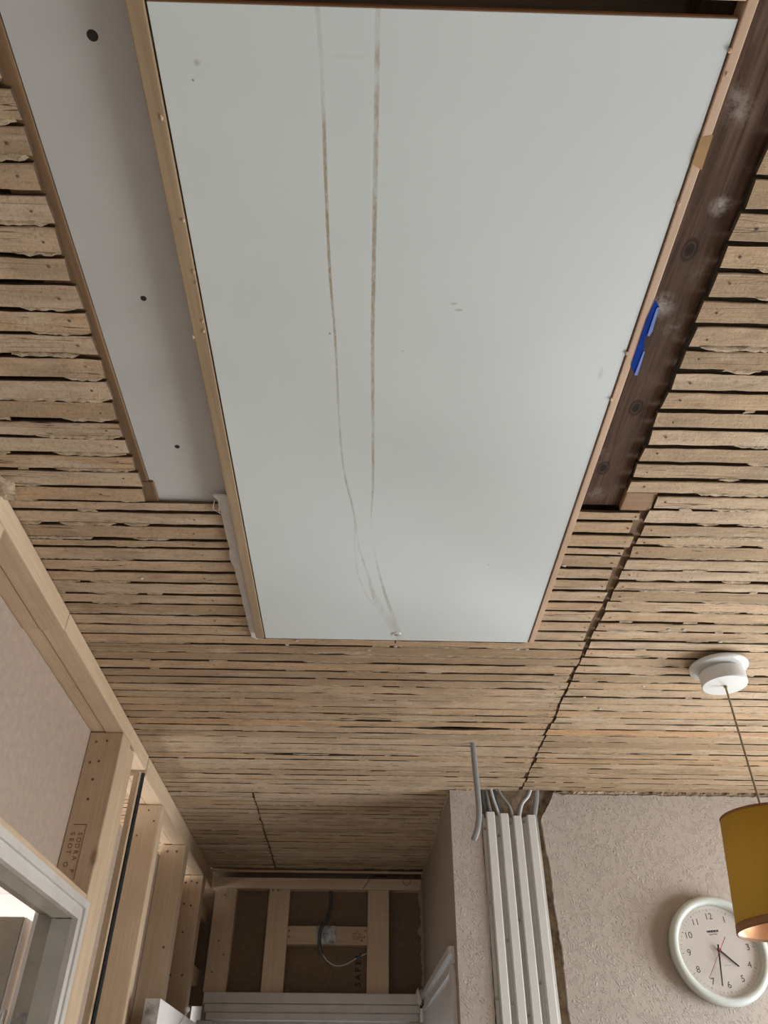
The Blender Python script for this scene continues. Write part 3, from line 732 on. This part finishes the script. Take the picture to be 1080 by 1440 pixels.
for x, z in ((-0.276, 2.206), (-0.276, 2.186), (0.006, 2.208), (0.004, 2.186), (-0.006, 2.175), (-0.53, 2.325), (-0.535, 2.17), (-0.51, 2.125), (-0.545, 2.07), (-0.35, 2.344), (-0.33, 2.344)): cyl(nd, (x, z), 0.003, YE-0.0006, YE+0.002, 8, 'Y')
part('screw_heads', nd, M_nail, we)['kind'] = 'stuff'
d2 = struct(empty('door_2', (-0.17, YE, 0)))
part('architrave', box(-0.560, 0.205, YE-0.022, YE+0.02, 1.972, 2.005, bev=0.003), M_gloss, d2)
part('architrave', box(-0.555, 0.205, YE-0.014, YE+0.02, 1.945, 1.9715, bev=0.003), M_gloss, d2)
part('architrave', box(-0.545, 0.200, YE-0.020, YE+0.02, 1.921, 1.9445, bev=0.003), M_gloss, d2)
part('architrave', box(-0.575, -0.520, YE-0.020, YE+0.02, 0, 1.9205, bev=0.003), M_gloss, d2)
part('architrave', box(0.165, 0.219, YE-0.020, YE+0.02, 0, 1.9205, bev=0.003), M_gloss, d2)
part('lining', box(-0.53, 0.175, YE+0.02, YE+0.11, 1.90, 1.97), M_gloss, d2)
part('lining', box(-0.55, -0.515, YE+0.02, YE+0.11, 0, 1.899), M_gloss, d2)
part('lining', box(0.16, 0.21, YE+0.02, YE+0.11, 0, 1.899), M_gloss, d2)
# crumpled paper where head meets pier
bm = NB(); c = bmesh.ops.create_icosphere(bm, subdivisions=2, radius=1.0)
for v in c['verts']: v.co = Vector((0.203, YE-0.04, 1.992)) + Vector((v.co.x*.015, v.co.y*.016, v.co.z*.027))*(1+random.uniform(-.25, .2))
part('crumpled_paper', bm, M_torn, d2)

# ------------------------------------------------------------------ door in the side of the pier
d3 = struct(empty('door_3', (0.235, 2.8, 0)))
def px_(y): return 0.2445-0.0225*(y-2.28)/0.97
def side_box(name, y0, y1, z0, z1, proud, mat, inset=0.0):
    pts = [(px_(y0)-0.0005, y0, z0), (px_(y1)-0.0005, y1, z0), (px_(y1)-proud, y1, z0), (px_(y0)-proud, y0, z0)]
    return part(name, prism(pts, (0, 0, z1-z0)), mat, d3)
side_box('architrave', 2.335, 3.20, 1.985, 2.003, 0.016, M_gloss)
side_box('architrave', 2.335, 3.20, 1.962, 1.9845, 0.007, M_gloss)
side_box('architrave', 2.345, 3.20, 1.945, 1.9615, 0.013, M_gloss)
side_box('architrave', 2.335, 2.385, 0, 1.9445, 0.012, M_gloss)
side_box('architrave', 3.16, 3.20, 0, 1.9445, 0.012, M_gloss)
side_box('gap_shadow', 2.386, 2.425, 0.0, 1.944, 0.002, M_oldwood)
side_box('door_leaf', 2.426, 3.159, 0.0, 1.944, 0.006, M_gloss)

# ------------------------------------------------------------------ ceiling hatch panel with its edging
cp_ = empty('hatch_panel', (0.055, 0.825, 2.385), 'large white ceiling panel with two brown drip lines and pine edging', 'panel')
part('panel_board', box(-0.2085, 0.3205, 0.2595, 1.3865, 2.385, 2.3915, bev=0.0006), M_panel, cp_)
part('core_edge', box(-0.208, 0.320, 0.2585, 0.2594, 2.3855, 2.3912), M_shadetrim, cp_, 'raw brown chipboard edge')
part('edging_strip', box(-0.2275, -0.2105, -0.05, 1.3850, 2.3835, 2.4060, bev=0.0015), M_strip, cp_, 'honey coloured pine edging strip')
part('edging_strip', box(0.3225, 0.3325, -0.05, 1.3850, 2.3830, 2.4060, bev=0.0012), M_stripP, cp_, 'pinkish pine edging strip')
part('edging_strip', box(-0.209, 0.3215, 0.212, 0.2450, 2.3835, 2.4060, bev=0.001), M_stripP, cp_)
lt = part('latch', lathe([(0.0, 2.3835), (0.0055, 2.3832), (0.007, 2.3838), (0.0085, 2.3832), (0.0095, 2.3848), (0.0095, 2.387)], (0.055, 1.362)), M_plastic, cp_, 'small round catch at the far end')
obj('latch_socket', cyl(NB(), (0.055, 1.362), 0.0042, 2.3826, 2.3845, 20), M_steel, lt)
part('catch_tab', box(0.052, 0.0545, 1.387, 1.40, 2.386, 2.401), M_dark, cp_)
crumbs = NB()
for x, y in ((-0.2145, 0.36), (-0.2125, 0.47), (-0.2120, 0.535), (-0.2125, 0.605), (-0.2135, 0.62), (0.326, 0.305), (0.3215, 0.285), (0.3215, 0.64), (0.323, 0.436), (-0.2115, 0.55), (-0.228, 0.63), (0.3215, 0.72)):
    c = bmesh.ops.create_icosphere(crumbs, subdivisions=1, radius=1.0)
    for v in c['verts']: v.co = Vector((x, y, 2.3835)) + Vector((v.co.x*.0022, v.co.y*.0035, v.co.z*.0018))*random.uniform(.7, 1.2)
part('sawn_splinters', crumbs, M_stripP, cp_)['kind'] = 'stuff'
# plasterboard infill left of the hatch
pb = empty('plasterboard_strip', (-0.29, 0.5, 2.416), 'grey plasterboard strip left of the large white ceiling panel', 'board')
part('board', box(-0.3515, -0.2295, -1.0, 0.9860, 2.4085, 2.4205), M_pboard, pb)
for x, y, r in ((-0.2715, 0.297, 0.0052), (-0.287, 0.592, 0.0036), (-0.2935, 0.857, 0.0036)):
    h = part('screw_hole', lathe([(0.0, 2.4079), (r, 2.4081), (r*1.05, 2.4089)], (x, y), n=20), M_dark, pb)
tn = [(-0.2285, 0.955), (-0.252, 0.955)] + [(-0.2465+0.0065*((y-0.965)/0.44)+random.uniform(-.0008, .0008)+(-0.003 if 1.10 < y < 1.15 else 0), y) for y in [0.965+0.0145*i for i in range(31)]] + [(-0.2285, 1.412)]
part('torn_edge', prism([(x, y, 2.3995-0.0) for x, y in tn], (0, 0, -0.004)), M_torn, pb, 'torn white paper edge beside the edging strip')
for pts in ([(-0.252, 0.968, 2.398), (-0.256, 0.985, 2.394), (-0.250, 1.0, 2.3975)], [(-0.243, 0.965, 2.398), (-0.247, 0.99, 2.391), (-0.243, 1.004, 2.398)], [(-0.27, 0.955, 2.412), (-0.255, 0.966, 2.404), (-0.244, 0.972, 2.399)]):
    part('paper_fibre', tube(pts, 0.0006, n=5), M_torn, pb)
# tapes on the right-hand edging
bt = empty('masking_tape', (0.337, 0.63, 2.39), 'torn blue masking tape stuck on the right edge of the panel', 'tape')
quad = [(0.3335, 0.558), (0.341, 0.567), (0.3385, 0.610), (0.3378, 0.616), (0.341, 0.634), (0.3405, 0.674), (0.3320, 0.659), (0.3315, 0.624), (0.3312, 0.587)]
part('tape_face', prism([(x, y, 2.3828) for x, y in quad], (0, 0, -0.0006)), M_tape, bt)
q2 = [(0.341, 0.567), (0.3382, 0.569), (0.3388, 0.610), (0.3415, 0.611), (0.3432, 0.603)]
part('folded_edge', prism([(x, y, 2.3820) for x, y in q2], (0, 0, -0.0006)), M_tapel, bt)
q3 = [(0.3412, 0.635), (0.3403, 0.674), (0.3445, 0.675), (0.3440, 0.655), (0.3430, 0.635)]
part('folded_edge', prism([(x, y, 2.3820) for x, y in q3], (0, 0, -0.0006)), M_tapel, bt)
q = [(0.3222, 0.364), (0.3335, 0.362), (0.3342, 0.398), (0.3222, 0.392)]
tag(obj('parcel_tape', prism([(x, y, 2.3828) for x, y in q], (0, 0, 0.0006)), M_tapeb), 'small brown tape patch on the right edging strip, nearer than the blue tape', 'tape')

# ------------------------------------------------------------------ cable capping in the chase
caps = ((0.3565, 2.333, 'leftmost of the four white cable covers, against the torn paper edge', 0.0125),
        (0.3955, 2.329, 'second from the left of the four white cable covers', 0.0125),
        (0.4325, 2.323, 'third from the left of the four white cable covers', 0.0125),
        (0.4730, 2.326, 'rightmost of the four white cable covers, beside bare brown mortar', 0.0125))
scr_all = [(0.34, 2.293), (0.378, 2.274), (0.414, 2.308), (0.454, 2.313), (0.487, 2.265), (0.341, 2.099), (0.415, 2.058), (0.378, 2.009), (0.453, 1.913), (0.487, 1.908), (0.339, 1.879), (0.378, 1.869), (0.414, 1.843)]
for i, (cx_, zt, lb, hw) in enumerate(caps):
    e = empty('cable_cover', (cx_, 2.29, 0.3), lb, 'cable cover', 'white cable covers in the wall chase')
    yb, yf = 2.2925, 2.2675
    lo = (0.334, 0.3764, 0.4144, 0.4532)[i]; hi = (0.3760, 0.4140, 0.4528, 0.495)[i]
    t_ = 0.0012
    prof = [(lo, yb-0.004), (cx_-hw, yb-0.004), (cx_-hw+0.0015, yf+0.001), (cx_-hw+0.003, yf), (cx_+hw-0.003, yf), (cx_+hw-0.0015, yf+0.001), (cx_+hw, yb-0.004), (hi, yb-0.004),
            (hi, yb-0.003), (cx_+hw+t_, yb-0.003), (cx_+hw-t_*.4, yf+t_+0.001), (cx_-hw+t_*.4, yf+t_+0.001), (cx_-hw-t_, yb-0.003), (lo, yb-0.003)]
    part('channel', prism([(x, y+i*0.0001, 0.3) for x, y in prof], (0, 0, zt-0.3)), M_capping, e)
    for sx_, sz_ in scr_all:
        near = min(range(4), key=lambda k: abs(caps[k][0]-sx_))
        if near == i: part('screw', lathe([(0.0, yb-0.0078), (0.0032, yb-0.0070), (0.0042, yb-0.0045)], (sx_, sz_), 'Y', 12), M_steel, e)
# cables coming down behind the laths into the covers
def cable(pts, mat, label, rx=0.0055, ry=0.003, grp='cables above the cable covers', nm='electrical_cable', **k):
    o = obj(nm, tube(pts, rx, ry, **k), mat, None, smooth=True); tag(o, label, 'cable', grp); return o
yb = 2.283
cable([(0.338, yb, 2.44), (0.340, yb, 2.38), (0.346, yb, 2.32)], M_cabled, 'dark cable above the leftmost white cable cover', 0.005)
cable([(0.353, yb+.002, 2.44), (0.354, yb-.002, 2.38), (0.362, yb-.006, 2.31)], M_cable, 'grey cable entering the leftmost white cable cover', 0.0045)
cable([(0.361, yb-.004, 2.44), (0.368, yb-.008, 2.38), (0.388, yb-.006, 2.31)], M_cablel, 'pale cable slanting into the second white cable cover', 0.004)
cable([(0.369, yb, 2.44), (0.377, yb-.002, 2.38), (0.396, yb-.004, 2.31)], M_cabled, 'dark cable slanting into the second white cable cover', 0.0045)
cable([(0.374, yb-.006, 2.44), (0.392, yb-.008, 2.385), (0.415, yb-.008, 2.35), (0.424, yb-.006, 2.30)], M_cable, 'grey cable curving from the left into the third white cable cover', 0.004)
cable([(0.496, yb-.004, 2.44), (0.474, yb-.008, 2.385), (0.450, yb-.008, 2.355), (0.436, yb-.004, 2.30)], M_cablel, 'pale cable curving from the right into the third white cable cover', 0.0045)
cable([(0.489, yb-.006, 2.44), (0.466, yb-.004, 2.385), (0.444, yb-.004, 2.355), (0.430, yb-.002, 2.30)], M_cable, 'grey cable curving from the right behind the pale one', 0.0035)
cable([(0.503, yb, 2.44), (0.497, yb, 2.38), (0.480, yb-.002, 2.31)], M_cable, 'broad grey cable entering the rightmost white cable cover', 0.0075)
tag(obj('electrical_cable', tube([(0.273, 1.938, 2.45), (0.273, 1.938, 2.40), (0.2745, 1.938, 2.33), (0.277, 1.938, 2.26), (0.276, 1.938, 2.215), (0.268, 1.936, 2.180), (0.258, 1.934, 2.158)], 0.0072, 0.0036, n=12), M_cable, None, True), 'cut grey cable hanging from the lath ceiling left of the cable covers', 'cable')
# wiring on the end wall
tag(obj('electrical_cable', tube([(-0.13, YE+0.03, 2.36), (-0.128, YE+0.02, 2.30), (-0.14, YE-0.002, 2.24), (-0.158, YE-0.008, 2.215), (-0.163, YE-0.008, 2.18), (-0.158, YE-0.004, 2.14), (-0.150, YE+0.0, 2.127)], 0.0065, 0.0035, n=10), M_cabled, None, True), 'dark cable hanging over the metal plate on the end wall', 'cable')
wl_ = tag(obj('signal_wire', tube([(-0.150, YE-0.002, 2.132), (-0.13, YE-0.004, 2.108), (-0.098, YE-0.004, 2.092), (-0.06, YE-0.002, 2.098), (-0.022, YE-0.002, 2.118), (0.014, YE+0.0, 2.134)], 0.0018, n=8), M_cablel, None, True), 'thin pale wire looping below the metal plate to the right stud', 'wire')
part('connector', tube([(-0.024, YE-0.003, 2.116), (-0.008, YE-0.003, 2.126)], 0.0042, n=10), M_blue, wl_, 'small blue connector sleeve')
tag(obj('loose_wire', tube([(0.145, YE-0.02, 2.408), (0.146, YE-0.015, 2.385), (0.158, YE-0.01, 2.365), (0.175, YE-0.012, 2.372), (0.188, YE-0.015, 2.41)], 0.0012, n=6), M_cord, None, True), 'thin dark wire looped over the right of the end wall top plate', 'wire')
tag(obj('loose_wire', tube([(0.026, YE-0.006, 2.402), (0.012, YE-0.004, 2.375), (-0.006, YE-0.004, 2.352)], 0.0011, n=6), M_cabled, None, True), 'short dark wire slanting across the end wall top plate', 'wire')

# ------------------------------------------------------------------ pendant light
PX, PY = 0.7515, 1.490
pn = empty('pendant_light', (PX, PY, H), 'pendant light with mustard drum shade hanging on a thin cord', 'lamp')
part('ceiling_plate', lathe([(0.0, 2.3985), (0.036, 2.3985), (0.036, 2.392), (0.058, 2.3920), (0.0605, 2.390), (0.0605, 2.3865), (0.058, 2.3835), (0.052, 2.3825), (0.0, 2.3825)], (PX-0.006, PY-0.006)), M_plastic, pn).data.polygons.foreach_set('use_smooth', [False]*0 or [False]*len(pn.children[0].data.polygons))
part('ceiling_rose', lathe([(0.0, 2.3824), (0.041, 2.3824), (0.0415, 2.3795), (0.0445, 2.3785), (0.0465, 2.376), (0.0465, 2.352), (0.0452, 2.3490), (0.0, 2.3478)], (PX, PY)), M_plastic, pn)
part('cord', cyl(NB(), (PX, PY), 0.0021, 2.075, 2.349, 10), M_cord, pn)
part('cord_grip', cyl(NB(), (PX, PY), 0.0036, 2.344, 2.3485, 12), M_cord, pn)
part('lamp_holder', lathe([(0.0, 2.097), (0.010, 2.096), (0.020, 2.088), (0.021, 2.06), (0.018, 2.03), (0.0, 2.03)], (PX, PY)), M_plastic, pn)
zt, zb, rT, rB = 2.080, 1.886, 0.0785, 0.0985
def rr(z): return rT+(rB-rT)*(zt-z)/(zt-zb)
sh = part('lampshade', lathe([(rr(zt), zt), (rr(zb), zb), (rr(zb)-0.0016, zb), (rr(zt)-0.0016, zt)], (PX, PY), n=72, closed=True), M_shade, pn)
obj('shade_lining', lathe([(rr(zt)-0.0017, zt-0.002), (rr(zb)-0.0017, zb+0.001), (rr(zb)-0.0024, zb+0.001), (rr(zt)-0.0024, zt-0.002)], (PX, PY), n=72, closed=True), M_shadein, sh)
obj('trim_band', lathe([(rr(zt)+0.0005, zt-0.004), (rr(zt)+0.0005, zt+0.0008), (rr(zt)-0.0022, zt+0.0008), (rr(zt)-0.0022, zt-0.004)], (PX, PY), n=72, closed=True), M_shadetrim, sh)
obj('trim_band', lathe([(rr(zb)+0.0005, zb-0.0008), (rr(zb+0.013)+0.0005, zb+0.013), (rr(zb)-0.0026, zb+0.013), (rr(zb)-0.0026, zb-0.0008)], (PX, PY), n=72, closed=True), M_shadetrim, sh)
for k in range(3):
    a = k*2*PI/3+0.4; obj('spider_arm', tube([(PX+0.018*math.cos(a), PY+0.018*math.sin(a), 2.062), (PX+(rT-0.003)*math.cos(a), PY+(rT-0.003)*math.sin(a), 2.076)], 0.0012, n=6, sub=2), M_steel, sh)
bulb = lathe([(0.0, 2.031), (0.012, 2.03), (0.014, 2.015), (0.026, 1.985), (0.030, 1.965), (0.026, 1.944), (0.014, 1.932), (0.0, 1.929)], (PX, PY))
part('bulb', bulb, M_plastic, pn)
for o in COL.objects:
    if o.name.split('.')[0] in ('lampshade', 'shade_lining', 'trim_band', 'bulb', 'lamp_holder') and o.data:
        for p_ in o.data.polygons: p_.use_smooth = len(p_.vertices) == 4

# ------------------------------------------------------------------ wall clock
CX, CZ = 0.921, 1.9875
ck = empty('wall_clock', (CX, YW, CZ-0.126), 'round white wall clock on papered wall behind the mustard shade', 'clock')
rim = part('rim', lathe([(0.104, 2.2635), (0.1045, 2.256), (0.1075, 2.248), (0.113, 2.2445), (0.120, 2.2452), (0.1255, 2.2495), (0.127, 2.256), (0.125, 2.277), (0.118, 2.2795), (0.104, 2.2795)], (CX, CZ), 'Y', n=72, closed=True), M_ring, ck)
for p_ in rim.data.polygons: p_.use_smooth = True
part('dial', cyl(NB(), (CX, CZ), 0.105, 2.2635, 2.2790, 64, 'Y'), M_dial, ck)
tilt = math.radians(5.0)      # the clock hangs a little anticlockwise
def cdir(hours):              # direction on the dial, viewed from the room
    a = PI/2 - hours*PI/6 + tilt; return Vector((math.cos(a), 0, math.sin(a)))
rx_ = Vector((math.cos(tilt), 0, math.sin(tilt))); ry_ = Vector((-math.sin(tilt), 0, math.cos(tilt)))
for h in range(1, 13):
    c = Vector((CX, 2.2632, CZ)) + cdir(h)*0.0785
    part('numeral', text_bm(str(h), 0.0215, frame(c, rx_, ry_), 0.0002, 0.0), M_ink, ck)
tk = NB()
for k in range(60):
    d = cdir(k/5); n_ = Vector((-d.z, 0, d.x)); c = Vector((CX, 2.2628, CZ)); L0 = 0.0915 if k % 5 == 0 else 0.0935; wd = 0.0006 if k % 5 == 0 else 0.0003
    prism([c+d*L0-n_*wd, c+d*L0+n_*wd, c+d*0.0965+n_*wd, c+d*0.0965-n_*wd], (0, 0.0005, 0), bm=tk)
part('minute_marks', tk, M_ink, ck)
part('dial_lettering', text_bm('WINDSOR', 0.0068, frame(Vector((CX, 2.2632, CZ))+ry_*0.0435-rx_*0.001, rx_, ry_), 0.0002, 0.00035), M_hand, ck)
part('dial_lettering', text_bm('Quartz Time', 0.0042, frame(Vector((CX, 2.2632, CZ))+ry_*0.0368-rx_*0.001, rx_, ry_), 0.0002, 0.0), M_ink, ck)
part('dial_lettering', box(CX+0.006, CX+0.022, 2.2630, 2.2636, CZ-0.0345, CZ-0.034), M_ink, ck)
def hand(name, p0, p1, w0, w1, y, mat):
    p0, p1 = Vector(p0), Vector(p1); d = (p1-p0).normalized(); n_ = Vector((-d[1], d[0]))
    pts = [p0-n_*w0, p1-n_*w1, p1+n_*w1, p0+n_*w0]
    return part(name, prism([(q_[0], y, q_[1]) for q_ in pts], (0, 0.0008, 0)), mat, ck)
hand('hour_hand', (CX-0.004, CZ+0.0035), (0.9625, 1.9500), 0.0022, 0.0016, 2.2585, M_hand)
hand('minute_hand', (CX-0.0008, CZ+0.012), (0.9075, 1.9070), 0.0022, 0.0014, 2.2565, M_hand)
hand('second_hand', (0.9425, 2.0165), (0.8765, 1.9225), 0.0008, 0.0004, 2.2545, M_red)
part('hand_boss', cyl(NB(), (CX, CZ), 0.0034, 2.2535, 2.2632, 16, 'Y'), M_red, ck)
part('cover_glass', cyl(NB(), (CX, CZ), 0.1035, 2.2500, 2.2508, 48, 'Y'), M_glass, ck)

# ------------------------------------------------------------------ loose door standing against the studs
ld = empty('old_door', (-0.52, 2.7, 0), 'old white door leaf standing against the studs, only its top corner seen', 'door')
part('door_slab', box(-0.541, -0.5025, 2.292, 3.04, 0, 1.8725, bev=0.002), M_white, ld)
part('chipped_edge', box(-0.540, -0.5035, 2.2905, 2.2919, 0.0, 1.871), plain('chipped_edge_paint', (0.42, 0.39, 0.36), 0.7, 0.3, 40), ld, 'weathered door edge with chipped paint')
pc = empty('door_cord', (-0.499, 2.63, 1.80), 'thin white string with small round knob hung over old door edge', 'cord')
bm = NB(); c = bmesh.ops.create_icosphere(bm, subdivisions=2, radius=0.0075, matrix=Matrix.Translation((-0.497, 2.63, 1.886)))
part('knob', bm, M_plastic, pc)
part('string', tube([(-0.497, 2.63, 1.880), (-0.499, 2.60, 1.862), (-0.4985, 2.54, 1.835), (-0.499, 2.52, 1.80), (-0.499, 2.515, 1.70)], 0.0014, n=6), M_plastic, pc)
